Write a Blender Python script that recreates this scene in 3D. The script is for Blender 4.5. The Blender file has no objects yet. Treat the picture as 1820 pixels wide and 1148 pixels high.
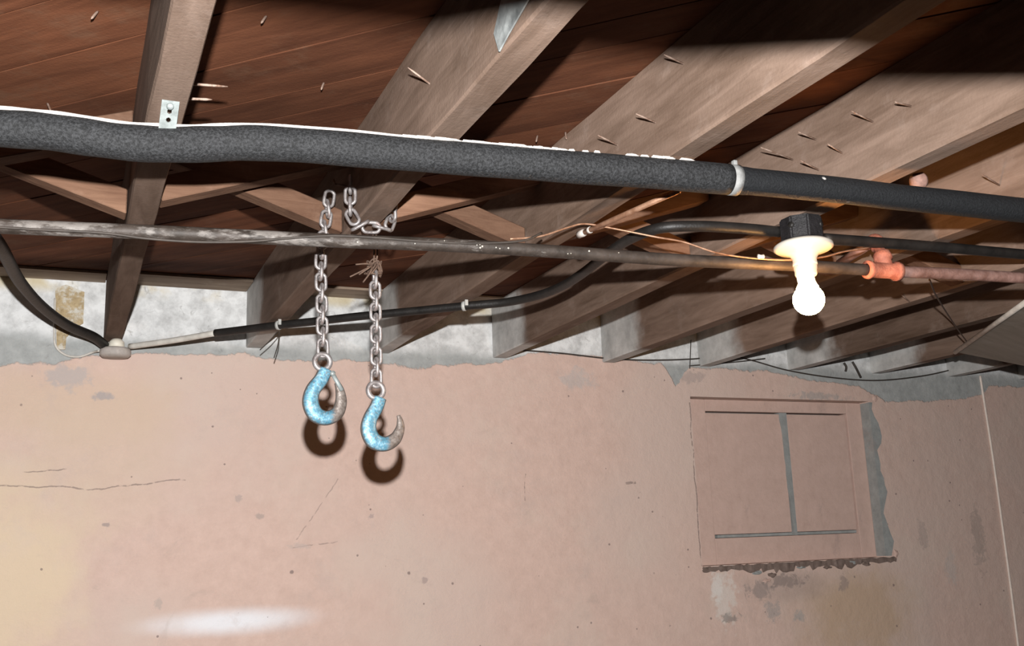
import bpy, bmesh, math, random
from mathutils import Vector, Matrix
random.seed(7)
S = bpy.context.scene
COL = S.collection

# ---------------------------------------------------------------- camera, light, exposure
W, H, F = 1820.0, 1148.0, 1807.8
CH = 1.40                                   # lens height above the floor
YAW, PITCH, ROLL = 0.4162, 0.2139, -0.0375
FW = Vector((math.sin(YAW)*math.cos(PITCH), math.cos(YAW)*math.cos(PITCH), math.sin(PITCH)))
R0 = Vector((math.cos(YAW), -math.sin(YAW), 0)); U0 = R0.cross(FW)
RT = R0*math.cos(ROLL) + U0*math.sin(ROLL)
UP = -R0*math.sin(ROLL) + U0*math.cos(ROLL)
CAM = Vector((0, 0, CH))
cd = bpy.data.cameras.new('camera'); cam = bpy.data.objects.new('camera', cd); COL.objects.link(cam)
cd.sensor_width = 36.0; cd.lens = F/W*36.0; cd.clip_start = 0.02
M = Matrix.Identity(4)
for i in range(3):
    M[i][0] = RT[i]; M[i][1] = UP[i]; M[i][2] = -FW[i]; M[i][3] = CAM[i]
cam.matrix_world = M
S.camera = cam

world = bpy.data.worlds.new('world'); S.world = world; world.use_nodes = True
world.node_tree.nodes['Background'].inputs[0].default_value = (0.9, 0.75, 0.6, 1)
world.node_tree.nodes['Background'].inputs[1].default_value = 0.0008

fl = bpy.data.lights.new('camera_flash', 'SPOT'); fl.energy = 425; fl.color = (1.0, 0.99, 0.98)     # flash head above the lens
fl.shadow_soft_size = 0.013; fl.spot_size = math.radians(112); fl.spot_blend = .35
flo = bpy.data.objects.new('camera_flash', fl); COL.objects.link(flo)
FM = M.copy(); FM.translation = CAM + UP*0.155; flo.matrix_world = FM

vs = S.view_settings
vs.view_transform = 'Standard'; vs.look = 'None'; vs.exposure = 0.0; vs.gamma = 1.0; vs.use_curve_mapping = False

# ---------------------------------------------------------------- geometry helpers
HB = CH + 0.609           # underside of the joists
HD = CH + 0.792           # underside of the deck boards
YW = 3.084                # face of the back wall
XL, XR, YN = -1.7, 4.6, -1.0

def ray(px, py): return FW*F + RT*(px - W/2) - UP*(py - H/2)
def at_y(px, py, Y): d = ray(px, py); return CAM + d*(Y/d.y)
def at_z(px, py, Z): d = ray(px, py); return CAM + d*((Z - CH)/d.z)
def at_x(px, py, X): d = ray(px, py); return CAM + d*(X/d.x)
def at_run(px, py, c, k):           # on the upright plane  Y + k*X = c  of a pipe run
    d = ray(px, py); return CAM + d*(c/(d.y + k*d.x))

def link(name, bm, m=None, parent=None, smooth=False, origin=None):
    me = bpy.data.meshes.new(name)
    if origin is not None: bmesh.ops.translate(bm, verts=bm.verts, vec=-Vector(origin))
    bmesh.ops.recalc_face_normals(bm, faces=bm.faces)
    bm.to_mesh(me); bm.free()
    if m: me.materials.append(m)
    if smooth:
        for p in me.polygons: p.use_smooth = True
    o = bpy.data.objects.new(name, me); COL.objects.link(o)
    if origin is not None: o.location = origin
    if parent is not None:
        o.parent = parent
        if origin is not None: o.location = Vector(origin) - parent_loc(parent)
        else: o.location = -parent_loc(parent)
    return o
def parent_loc(p):
    v = Vector(p.location)
    while p.parent is not None: p = p.parent; v = v + p.location
    return v
def empty(name, loc):
    o = bpy.data.objects.new(name, None); COL.objects.link(o); o.location = loc; o.empty_display_size = .05; return o
def tag(o, label, cat, group=None):
    o['label'] = label; o['category'] = cat
    if group: o['group'] = group
    return o
def struct(o, label=None):
    o['kind'] = 'structure'
    if label: o['label'] = label
    return o

def add_box(bm, lo, hi, bevel=0.0, mat4=None):
    lo = Vector(lo); hi = Vector(hi)
    g = bmesh.ops.create_cube(bm, size=1.0)
    vsx = g['verts']; c = (lo+hi)/2; s = hi-lo
    for v in vsx: v.co = Vector((c.x+v.co.x*s.x, c.y+v.co.y*s.y, c.z+v.co.z*s.z))
    if bevel > 0:
        es = list({e for v in vsx for e in v.link_edges})
        r = bmesh.ops.bevel(bm, geom=es, offset=bevel, segments=2, affect='EDGES', profile=.6)
        vsx = list({v for f in r['faces'] for v in f.verts} | {v for v in vsx if v.is_valid})
    if mat4: bmesh.ops.transform(bm, matrix=mat4, verts=vsx)
    return vsx

def smooth_path(pts, n=8):
    pts = [Vector(p) for p in pts]
    if len(pts) < 3: return pts
    out = []
    P = [pts[0]*2-pts[1]] + pts + [pts[-1]*2-pts[-2]]
    for i in range(1, len(P)-2):
        a, b, c, d = P[i-1], P[i], P[i+1], P[i+2]
        for k in range(n):
            t = k/n
            out.append(.5*((2*b)+(c-a)*t+(2*a-5*b+4*c-d)*t*t+(3*b-a-3*c+d)*t**3))
    out.append(pts[-1]); return out

def add_tube(bm, pts, r, seg=12, cap=True, flat=None, twist=0.0):
    """r: number or list of radii; flat: (sx, sy) to squash the section"""
    pts = [Vector(p) for p in pts]; n = len(pts)
    if not isinstance(r, (list, tuple)): r = [r]*n
    t0 = (pts[1]-pts[0]).normalized()
    ref = Vector((0, 0, 1)) if abs(t0.z) < .9 else Vector((0, 1, 0))
    nrm = (ref - t0*ref.dot(t0)).normalized()
    rings = []
    for i in range(n):
        if i == 0: t = (pts[1]-pts[0])
        elif i == n-1: t = pts[-1]-pts[-2]
        else: t = pts[i+1]-pts[i-1]
        t.normalize()
        nrm = (nrm - t*nrm.dot(t)).normalized(); b = t.cross(nrm)
        fx, fy = flat if flat else (1, 1)
        ring = []
        for k in range(seg):
            a = 2*math.pi*k/seg
            ring.append(bm.verts.new(pts[i] + nrm*(math.cos(a)*r[i]*fx) + b*(math.sin(a)*r[i]*fy)))
        rings.append(ring)
    for i in range(n-1):
        for k in range(seg):
            bm.faces.new((rings[i][k], rings[i][(k+1) % seg], rings[i+1][(k+1) % seg], rings[i+1][k]))
    if cap:
        bm.faces.new(list(reversed(rings[0]))); bm.faces.new(rings[-1])

def add_ring(bm, center, ax_u, ax_v, R, r, seg=24, sec=10, stretch=0.0):
    """closed ring; stretch lengthens it along ax_v (stadium)"""
    center = Vector(center); n = Vector(ax_u).cross(Vector(ax_v)).normalized(); rings = []
    for k in range(seg):
        a = 2*math.pi*k/seg; ca, sa = math.cos(a), math.sin(a)
        d = ax_u*ca + ax_v*sa
        off = ax_v*(stretch if sa > 1e-6 else (-stretch if sa < -1e-6 else 0))
        rings.append([bm.verts.new(center+off+d*(R+math.cos(2*math.pi*j/sec)*r)+n*(math.sin(2*math.pi*j/sec)*r)) for j in range(sec)])
    for k in range(seg):
        for j in range(sec):
            a, b = rings[k], rings[(k+1) % seg]
            bm.faces.new((a[j], b[j], b[(j+1) % sec], a[(j+1) % sec]))

def add_lathe(bm, prof, center, axis=Vector((0, 0, 1)), seg=28):
    """prof: (radius, height along axis)"""
    axis = Vector(axis).normalized()
    x = axis.orthogonal().normalized(); y = axis.cross(x)
    center = Vector(center); rings = []
    for (r, h) in prof:
        if r < 1e-6: rings.append([bm.verts.new(center+axis*h)])
        else: rings.append([bm.verts.new(center+axis*h+(x*math.cos(2*math.pi*k/seg)+y*math.sin(2*math.pi*k/seg))*r) for k in range(seg)])
    for a, b in zip(rings, rings[1:]):
        for k in range(seg):
            k2 = (k+1) % seg
            if len(a) == 1 and len(b) == 1: continue
            if len(a) == 1: bm.faces.new((a[0], b[k2], b[k]))
            elif len(b) == 1: bm.faces.new((a[k], a[k2], b[0]))
            else: bm.faces.new((a[k], a[k2], b[k2], b[k]))
def NB(): return bmesh.new()

# ---------------------------------------------------------------- material helpers
def srgb(r, g, b):
    f = lambda c: (c/255/12.92) if c/255 <= .04045 else ((c/255+.055)/1.055)**2.4
    return (f(r), f(g), f(b), 1)
class NT:
    def __init__(self, name, rough=.8, metal=0.0, spec=.3):
        self.m = bpy.data.materials.new(name); self.m.use_nodes = True
        self.t = self.m.node_tree; self.bsdf = self.t.nodes['Principled BSDF']
        self.bsdf.inputs['Roughness'].default_value = rough
        self.bsdf.inputs['Metallic'].default_value = metal
        self.bsdf.inputs['Specular IOR Level'].default_value = spec
    def n(self, typ, **kw):
        nd = self.t.nodes.new(typ)
        for k, v in kw.items(): setattr(nd, k, v)
        return nd
    def set(self, sock, v):
        if hasattr(v, 'is_output'): self.t.links.new(v, sock)
        elif isinstance(v, (tuple, list, Vector)):
            sock.default_value = tuple(v) if len(sock.default_value) == len(v) else tuple(v)[:len(sock.default_value)]
        else: sock.default_value = v
    def coord(self): return self.n('ShaderNodeTexCoord').outputs['Object']
    def math(self, op, a, b=0.0, c=None, clamp=False):
        nd = self.n('ShaderNodeMath', operation=op); nd.use_clamp = clamp
        self.set(nd.inputs[0], a); self.set(nd.inputs[1], b)
        if c is not None: self.set(nd.inputs[2], c)
        return nd.outputs[0]
    def mapping(self, v, scale=(1, 1, 1), loc=(0, 0, 0), rot=(0, 0, 0)):
        nd = self.n('ShaderNodeMapping'); self.set(nd.inputs['Vector'], v)
        nd.inputs['Scale'].default_value = scale; self.set(nd.inputs['Location'], loc); nd.inputs['Rotation'].default_value = rot
        return nd.outputs[0]
    def noise(self, v, scale=5, detail=4, rough=.55, dist=0.0):
        nd = self.n('ShaderNodeTexNoise'); self.set(nd.inputs['Vector'], v)
        nd.inputs['Scale'].default_value = scale; nd.inputs['Detail'].default_value = detail
        nd.inputs['Roughness'].default_value = rough; nd.inputs['Distortion'].default_value = dist
        return nd.outputs['Fac']
    def voro(self, v, scale=5, feature='F1', rand=1.0):
        nd = self.n('ShaderNodeTexVoronoi', feature=feature); self.set(nd.inputs['Vector'], v)
        nd.inputs['Scale'].default_value = scale; nd.inputs['Randomness'].default_value = rand
        return nd
    def ramp(self, f, stops, interp='LINEAR'):
        nd = self.n('ShaderNodeValToRGB'); cr = nd.color_ramp; cr.interpolation = interp
        while len(cr.elements) < len(stops): cr.elements.new(.5)
        for e, (p, c) in zip(cr.elements, stops):
            e.position = p; e.color = c if isinstance(c, (tuple, list)) else (c, c, c, 1)
        self.set(nd.inputs[0], f); return nd.outputs[0]
    def step(self, f, a, b):              # smooth 0..1 between a and b
        nd = self.n('ShaderNodeMapRange'); nd.interpolation_type = 'SMOOTHSTEP'
        self.set(nd.inputs[0], f); self.set(nd.inputs[1], a); self.set(nd.inputs[2], b); return nd.outputs[0]
    def mix(self, f, a, b, blend='MIX'):
        nd = self.n('ShaderNodeMix', data_type='RGBA', blend_type=blend)
        self.set(nd.inputs[0], f); self.set(nd.inputs[6], a); self.set(nd.inputs[7], b); return nd.outputs[2]
    def sep(self, v):
        nd = self.n('ShaderNodeSeparateXYZ'); self.set(nd.inputs[0], v); return nd.outputs
    def comb(self, x, y, z):
        nd = self.n('ShaderNodeCombineXYZ')
        for i, q in enumerate((x, y, z)): self.set(nd.inputs[i], q)
        return nd.outputs[0]
    def rnd(self): return self.n('ShaderNodeObjectInfo').outputs['Random']
    def color(self, c): self.set(self.bsdf.inputs['Base Color'], c)
    def bump(self, h, strength=.5, dist=.005):
        nd = self.n('ShaderNodeBump'); nd.inputs['Strength'].default_value = strength; nd.inputs['Distance'].default_value = dist
        self.set(nd.inputs['Height'], h); self.t.links.new(nd.outputs[0], self.bsdf.inputs['Normal'])

def wood(name, light, dark, axis='Y', scale=1.0, rough=.85, paint=False, bump=.4, warm=None):
    k = NT(name, rough, 0, .15)
    v = k.coord(); rn = k.rnd()
    v2 = k.mapping(v, loc=k.comb(k.math('MULTIPLY', rn, 31.7), k.math('MULTIPLY', rn, 17.3), k.math('MULTIPLY', rn, 7.9)))
    st = {'X': (.12, 1, 1), 'Y': (1, .12, 1), 'Z': (1, 1, .12)}[axis]
    g = k.noise(k.mapping(v2, scale=st), 42*scale, 6, .65, .6)
    st2 = {'X': (.25, 1, 1), 'Y': (1, .25, 1), 'Z': (1, 1, .25)}[axis]
    big = k.noise(k.mapping(v2, scale=st2), 6*scale, 4, .6, .4)
    f = k.math('ADD', k.math('MULTIPLY', g, .5), k.math('MULTIPLY', big, .6))
    c = k.ramp(f, [(.38, dark), (.68, light)])
    # darker knots and dusty grey bloom
    vo = k.voro(k.mapping(v2, scale=st2), 5*scale)
    kn = k.math('SUBTRACT', 1.0, k.step(vo.outputs['Distance'], .03, .10))
    c = k.mix(k.math('MULTIPLY', kn, .55), c, tuple(x*.35 for x in dark[:3])+(1,))
    du = k.step(k.noise(v2, 9, 5, .7), .52, .75)
    dust = warm if warm else (light[0]*1.15, light[1]*1.25, light[2]*1.35, 1)
    c = k.mix(k.math('MULTIPLY', du, .5), c, dust)
    # board to board variation
    var = k.math('ADD', .72, k.math('MULTIPLY', rn, .5))
    c = k.mix(1.0, c, k.comb(var, var, var), 'MULTIPLY')
    if paint:
        y = k.sep(v)[1]; xx = k.sep(v)[2]
        edge = k.math('ADD', y, k.math('MULTIPLY', k.math('SUBTRACT', k.noise(v, 9, 4, .6), .5), .16))
        mk = k.step(edge, YW-.30, YW-.19)
        pc = k.ramp(k.noise(v, 14, 5, .65), [(.3, (.36, .36, .35, 1)), (.7, (.62, .62, .60, 1))])
        c = k.mix(k.math('MULTIPLY', mk, .92), c, pc)
    k.color(c)
    h = k.math('ADD', k.math('MULTIPLY', g, .8), k.math('MULTIPLY', k.noise(v2, 160, 3, .6), .35))
    k.bump(h, bump, .004)
    return k.m

JL, JD = (.210, .145, .111, 1), (.092, .058, .040, 1)
M_joist = wood('rough_joist_wood', JL, JD, 'Y')
M_joist_paint = wood('joist_wood_whitewashed_end', JL, JD, 'Y', paint=True)
M_strut = wood('strut_wood', (.22, .125, .080, 1), (.085, .040, .024, 1), 'X', 1.4)
M_plank = wood('deck_board_wood', (.145, .054, .026, 1), (.050, .0165, .008, 1), 'X', .8, warm=(.14, .075, .045, 1))
M_girder = wood('girder_wood', (.22, .15, .11, 1), (.09, .05, .035, 1), 'X', .8)
M_sheet = wood('grey_sheet_board', (.24, .215, .185, 1), (.17, .15, .125, 1), 'X', .6, bump=.15)

def metal(name, c1, c2, rough=.45, met=.85, scale=30, bump=.25, extra=None):
    k = NT(name, rough, met, .5); v = k.coord()
    f = k.noise(v, scale, 5, .65)
    c = k.ramp(f, [(.35, c1), (.65, c2)])
    if extra:
        c = k.mix(k.step(k.noise(v, scale*.45, 4, .6), extra[1], extra[1]+.12), c, extra[0])
    k.color(c)
    k.set(k.bsdf.inputs['Roughness'], k.ramp(f, [(.3, max(rough-.12, .05)), (.7, min(rough+.2, 1))]))
    k.bump(k.noise(v, scale*5, 3, .6), bump, .002)
    return k.m
M_chain = metal('worn_chain_steel', (.16, .135, .13, 1), (.34, .32, .315, 1), .45, .5, 45, .3, ((.19, .115, .095, 1), .60))
M_nail = metal('rusty_nail', (.16, .09, .06, 1), (.36, .27, .22, 1), .6, .4, 90)
M_galv = metal('galvanised_steel', (.17, .19, .185, 1), (.28, .31, .305, 1), .5, .3, 40, .1)
kp_ = NT('old_iron_pipe', .6, .1, .4); vp_ = kp_.coord()
fp_ = kp_.noise(vp_, 24, 5, .65); wx_ = kp_.math('MULTIPLY', kp_.sep(vp_)[0], .16)
cp_ = kp_.ramp(fp_, [(.35, (.022, .016, .012, 1)), (.68, (.060, .046, .038, 1))])
sc_ = kp_.step(kp_.math('SUBTRACT', kp_.noise(kp_.mapping(vp_, scale=(.35, 1, 1)), 38, 5, .7), wx_), .44, .58)
cp_ = kp_.mix(kp_.math('MULTIPLY', sc_, .85), cp_, (.20, .18, .165, 1))
kp_.color(cp_); kp_.bump(kp_.noise(vp_, 110, 3, .6), .4, .002); M_pipe = kp_.m
M_fit = metal('red_lead_fitting', (.30, .085, .05, 1), (.48, .17, .105, 1), .7, .0, 40, .6)
M_rustpipe = metal('rusty_red_pipe', (.17, .085, .065, 1), (.32, .19, .16, 1), .6, .25, 26, .5)
M_copper = metal('copper_wire', (.28, .14, .08, 1), (.44, .26, .17, 1), .45, .5, 50)
M_rustwire = metal('rusty_tie_wire', (.055, .030, .020, 1), (.13, .08, .055, 1), .8, .0, 90)

def plain(name, col, rough=.6, var=.25, scale=30, bump=.2, spec=.35, bscale=None):
    k = NT(name, rough, 0, spec); v = k.coord()
    f = k.noise(v, scale, 5, .65)
    k.color(k.ramp(f, [(.3, tuple(c*(1-var) for c in col[:3])+(1,)), (.7, tuple(min(c*(1+var), 1) for c in col[:3])+(1,))]))
    if bump: k.bump(k.noise(v, bscale or scale*5, 3, .6), bump, .002)
    return k.m
M_plug = plain('dull_pink_paint', (.26, .15, .12, 1), .8, .3, 60, .4)
M_cable = plain('black_cable_jacket', (.013, .0115, .0105, 1), .5, .4, 26, .4)
M_box = plain('black_bakelite_box', (.011, .010, .011, 1), .55, .5, 60, .9)
M_porc = plain('white_porcelain', (.55, .51, .44, 1), .25, .05, 10, 0)
M_cream = plain('cream_plastic', (.66, .62, .53, 1), .5, .12, 30, .15)
M_sleeve = plain('dusty_white_sleeve', (.55, .52, .47, 1), .6, .2, 30, .3)
M_greybox = plain('dusty_grey_box', (.40, .36, .33, 1), .65, .2, 40, .3)
M_tie = plain('clear_plastic_tie', (.40, .40, .38, 1), .5, .15, 50, .1)
M_band = plain('grey_tape', (.20, .20, .195, 1), .6, .3, 70, .3)
M_dust = plain('white_crust', (.46, .42, .39, 1), .85, .2, 60, .7)
M_wwire = plain('white_wire_jacket', (.72, .62, .55, 1), .55, .12, 20, .1)
M_dwire = plain('dark_wire', (.045, .036, .030, 1), .6, .3, 30, .1)
ky = NT('yellowed_wood_chip', .85, 0, .2); vy = ky.coord()
ky.color(ky.mix(ky.step(ky.noise(vy, 26, 5, .7), .45, .62), ky.ramp(ky.noise(vy, 60, 5, .7), [(.3, (.30, .22, .12, 1)), (.7, (.55, .43, .26, 1))]), (.60, .57, .50, 1)))
ky.bump(ky.noise(vy, 60, 5, .7), .8, .006); M_yellow = ky.m
M_floor = plain('basement_concrete', (.07, .062, .055, 1), .9, .25, 4, .4)
M_side = plain('painted_side_wall', (.20, .15, .13, 1), .9, .12, 4, .3)
M_blade = metal('dull_blade_steel', (.26, .28, .28, 1), (.50, .53, .52, 1), .4, .6, 25, .2)

def foam(name, lo, hi, flecks):
    k = NT(name, .75, 0, .35); v = k.coord()
    f = k.noise(v, 250, 3, .75); g = k.noise(v, 12, 3, .5)
    c = k.ramp(f, [(.40, lo), (.66, hi)])
    c = k.mix(k.math('MULTIPLY', g, .5), c, tuple(x*.6 for x in lo[:3])+(1,))
    vo = k.voro(v, 34)
    fk = k.math('MULTIPLY', k.math('SUBTRACT', 1, k.step(vo.outputs['Distance'], .09, .16)), k.step(k.noise(v, 5, 3), flecks, flecks+.1))
    c = k.mix(fk, c, (.75, .72, .68, 1))
    k.color(c); k.bump(f, .8, .003); return k.m
M_foam = foam('charcoal_pipe_foam', (.005, .0052, .0057, 1), (.040, .041, .0435, 1), .9)
M_foam2 = foam('black_rubber_lagging', (.004, .0045, .0055, 1), (.012, .013, .015, 1), .55)

def hook_mat(name, base_z, turn_x):
    k = NT(name, .42, .25, .5); v = k.coord(); x, y, z = k.sep(v)[0:3]
    n1 = k.noise(v, 120, 5, .75); n2 = k.noise(v, 260, 4, .65)
    blue = k.ramp(n1, [(.3, (.045, .14, .20, 1)), (.5, (.095, .25, .34, 1)), (.68, (.33, .46, .52, 1))])
    steel = k.ramp(n1, [(.3, (.075, .050, .038, 1)), (.65, (.22, .19, .17, 1))])
    far = k.step(k.math('ADD', x, k.math('MULTIPLY', n1, .02)), turn_x, turn_x+.014)
    chips = k.step(n2, .54, .62)
    c = k.mix(far, blue, steel); c = k.mix(k.math('MULTIPLY', chips, .7), c, steel)
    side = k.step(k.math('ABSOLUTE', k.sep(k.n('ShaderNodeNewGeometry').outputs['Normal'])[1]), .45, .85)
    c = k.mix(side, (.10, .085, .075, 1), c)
    k.color(c); k.bump(n2, .3, .002); return k.m

# ---------------------------------------------------------------- back wall material
def wall_material():
    k = NT('pink_painted_plaster', .88, 0, .2); v = k.coord(); o = k.sep(v); x, z = o[0], o[2]
    z = k.math('SUBTRACT', z, CH)
    wob = k.noise(v, 9, 5, .6); wob2 = k.noise(v, 40, 4, .6)
    fine = k.noise(v, 30, 6, .7); low = k.noise(v, 1.7, 3, .5)
    c = k.ramp(fine, [(.25, (.550, .398, .338, 1)), (.75, (.650, .480, .412, 1))])
    c = k.mix(k.step(low, .42, .66), c, (.59, .455, .395, 1))
    def patch(c, cx, cz, rx, rz, col, amt=1.0, soft=.35, rag=.8, nz=None):
        dx = k.math('DIVIDE', k.math('SUBTRACT', x, cx), rx); dz = k.math('DIVIDE', k.math('SUBTRACT', z, cz), rz)
        d = k.math('SQRT', k.math('ADD', k.math('MULTIPLY', dx, dx), k.math('MULTIPLY', dz, dz)))
        d = k.math('ADD', d, k.math('MULTIPLY', k.math('SUBTRACT', nz if nz is not None else wob, .5), rag*2))
        m = k.math('MULTIPLY', k.math('SUBTRACT', 1, k.step(d, 1-soft, 1+soft)), amt)
        return k.mix(m, c, col)
    cream = (.66, .53, .38, 1)
    c = patch(c, -.16, -.03, .20, .26, cream, .85, .5)
    c = patch(c, .02, .42, .28, .10, (.58, .44, .33, 1), .6, .6)
    c = patch(c, .05, .28, .22, .16, (.58, .46, .36, 1), .55, .7)
    c = patch(c, -.01, .505, .05, .03, (.42, .38, .37, 1), .7, .5, 2.0, wob2)
    c = patch(c, .09, .45, .025, .010, (.33, .31, .32, 1), .7, .5, 2.0, wob2)
    c = patch(c, .45, -.186, .19, .028, (.80, .82, .86, 1), .85, .75, .25)   # soft whitish smear
    c = patch(c, 2.72, -.30, .24, .15, (.47, .33, .21, 1), .65, .6)
    c = patch(c, 1.60, .545, .05, .03, (.46, .42, .40, 1), .6, .6, 2.0, wob2)
    c = patch(c, 2.14, -.20, .04, .08, (.66, .60, .55, 1), .7, .5, 2.2, wob2)
    c = patch(c, 2.42, -.18, .16, .05, (.40, .31, .27, 1), .55, .6, 1.2)
    c = k.mix(k.math('MULTIPLY', k.step(k.noise(v, 3.5, 5, .7), .5, .68), .35), c, (.60, .49, .42, 1))
    c = k.mix(k.math('MULTIPLY', k.step(k.noise(k.mapping(v, loc=(3, 5, 9)), 6, 6, .75), .54, .7), .30), c, (.50, .40, .36, 1))
    # stains and small knocks
    st = k.step(k.noise(v, 5, 6, .75, .8), .60, .78)
    c = k.mix(k.math('MULTIPLY', st, .38), c, (.40, .32, .28, 1))
    for sc, th, sel in ((11, .035, .62), (23, .06, .70)):
        vo = k.voro(k.mapping(v, loc=(sc, 0, sc*2)), sc)
        dot = k.math('SUBTRACT', 1, k.step(k.math('ADD', vo.outputs['Distance'], k.math('MULTIPLY', k.math('SUBTRACT', wob2, .5), .12)), th, th+.03))
        on = k.step(k.sep(vo.outputs['Color'])[0], sel, sel+.02)
        c = k.mix(k.math('MULTIPLY', k.math('MULTIPLY', dot, on), .75), c, (.20, .15, .14, 1))
    # hairline cracks, then the dark crease beside the window
    hcr = 0.0
    def crack_or_crease(c, pts, wdt=.0022, col=(.22, .17, .15, 1), amt=.7):
        for (ax, az), (bx, bz) in zip(pts, pts[1:]):
            L = math.hypot(bx-ax, bz-az); ux, uz = (bx-ax)/L, (bz-az)/L
            px = k.math('SUBTRACT', x, ax); pz = k.math('SUBTRACT', z, az)
            s = k.math('ADD', k.math('MULTIPLY', px, ux), k.math('MULTIPLY', pz, uz))
            t = k.math('SUBTRACT', k.math('MULTIPLY', px, uz), k.math('MULTIPLY', pz, ux))
            t = k.math('ABSOLUTE', k.math('ADD', t, k.math('MULTIPLY', k.math('SUBTRACT', wob, .5), .03)))
            m = k.math('MULTIPLY', k.math('LESS_THAN', t, wdt), k.math('MULTIPLY', k.math('GREATER_THAN', s, 0), k.math('LESS_THAN', s, L)))
            m = k.math('MULTIPLY', m, k.step(wob2, .36, .5))
            c = k.mix(k.math('MULTIPLY', m, amt), c, col)
        return c
    P = lambda a, b: (at_y(a, b, YW).x, at_y(a, b, YW).z-CH)
    c = crack_or_crease(c, [P(0, 862), P(180, 868), P(330, 852)], .0018)
    c = crack_or_crease(c, [P(40, 838), P(120, 835)], .0015)
    c = crack_or_crease(c, [P(525, 958), P(570, 900), P(600, 850)], .0016, amt=.45)
    c = crack_or_crease(c, [P(933, 842), P(932, 890)], .0016)
    c = crack_or_crease(c, [P(520, 972), P(600, 962)], .0016, amt=.5)
    c = crack_or_crease(c, [P(1112, 860), P(1130, 857)], .004)
    c = crack_or_crease(c, [P(1226, 715), P(1246, 1006)], .0022, (.24, .18, .16, 1), .8)  # shaded crease along the window's left edge, put into the wall colour
    rag_n = k.noise(v, 34, 6, .75, .5)
    for (cx_, cz_, rx_, rz_, cc_) in ((1352, 1050, .05, .03, (.30, .25, .23, 1)), (1372, 1085, .03, .03, (.36, .32, .30, 1)), (1300, 1098, .04, .014, (.26, .23, .21, 1)),
            (1420, 1095, .02, .02, (.36, .34, .32, 1)), (1395, 1032, .07, .02, (.26, .21, .19, 1)), (1500, 1035, .02, .03, (.32, .25, .22, 1)), (1275, 1045, .02, .05, (.68, .64, .60, 1)),
            (425, 885, .010, .012, (.42, .34, .31, 1)), (282, 1075, .009, .014, (.45, .37, .33, 1)), (462, 918, .010, .007, (.38, .31, .28, 1)), (188, 933, .010, .006, (.30, .25, .24, 1)), (660, 918, .008, .007, (.38, .30, .28, 1)), (755, 1032, .010, .008, (.36, .28, .26, 1)), (535, 970, .03, .008, (.50, .40, .36, 1)),
            (1230, 670, .05, .02, (.42, .34, .31, 1)), (1450, 705, .12, .012, (.38, .34, .32, 1)), (1640, 950, .02, .05, (.45, .36, .32, 1)), (1740, 960, .03, .10, (.42, .33, .29, 1)), (1690, 1010, .025, .06, (.52, .44, .40, 1))):
        q_ = P(cx_, cz_); c = patch(c, q_[0], q_[1], rx_, rz_, cc_, .7, .35, 2.6, rag_n)
    # grey cement band with a ragged lower border, whitewash higher up
    zb = [(0, 652), (100, 645), (160, 634), (240, 632), (450, 630), (500, 642), (620, 640), (730, 655), (800, 650), (885, 645), (960, 628),
          (1060, 634), (1180, 650), (1200, 688), (1225, 655), (1350, 660), (1530, 690), (1575, 716), (1650, 714), (1740, 706), (1760, 686), (1820, 690)]
    stops = [((P(*q)[0]+.5)/4.6, (P(*q)[1]-.4)/.4) for q in zb]
    zbv = k.math('ADD', k.math('MULTIPLY', k.ramp(k.math('DIVIDE', k.math('ADD', x, .5), 4.6), stops), .4), .4)
    d = k.math('SUBTRACT', z, zbv)
    d = k.math('ADD', d, k.math('MULTIPLY', k.math('SUBTRACT', k.noise(v, 16, 6, .7), .5), .05))
    band = k.step(d, 0, .006)
    grey = k.ramp(fine, [(.25, (.29, .30, .295, 1)), (.75, (.44, .45, .44, 1))])
    white = k.ramp(k.noise(v, 20, 6, .7), [(.28, (.42, .42, .415, 1)), (.6, (.73, .735, .73, 1))])
    wm = k.step(k.math('ADD', z, k.math('MULTIPLY', k.math('SUBTRACT', wob, .5), .06)), .60, .645)
    g2 = k.mix(wm, grey, white)
    yel = k.math('MULTIPLY', k.step(z, .735, .775), k.step(k.noise(v, 7, 4), .45, .6))
    g2 = k.mix(k.math('MULTIPLY', yel, .7), g2, (.58, .48, .28, 1))
    g2 = k.mix(k.math('MULTIPLY', k.step(k.noise(v, 26, 5, .8, 1.0), .58, .70), .45), g2, (.20, .19, .18, 1))
    c = k.mix(band, c, g2)
    k.color(c)
    h = k.math('ADD', k.math('MULTIPLY', k.noise(v, 12, 6, .65), 1.0), k.math('MULTIPLY', k.math('SUBTRACT', 1, band), .6))
    h = k.math('ADD', h, k.math('MULTIPLY', fine, .35))
    k.bump(h, .55, .010)
    return k.m
M_wall = wall_material()

def painted(name, lo, hi):
    k = NT(name, .8, 0, .25); v = k.coord(); f = k.noise(v, 24, 6, .7)
    c = k.ramp(f, [(.25, lo), (.75, hi)])
    c = k.mix(k.math('MULTIPLY', k.step(k.noise(v, 7, 6, .75, .6), .58, .72), .45), c, (.33, .26, .235, 1))
    k.color(c); k.bump(k.noise(v, 30, 5, .7), .4, .006); return k.m
M_pink = painted('pink_painted_wood', (.50, .355, .300, 1), (.60, .435, .375, 1))
M_cement = painted('bare_grey_cement', (.22, .23, .225, 1), (.36, .37, .36, 1))

M_rub = painted('broken_brown_plaster', (.12, .085, .07, 1), (.24, .18, .155, 1))
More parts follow.
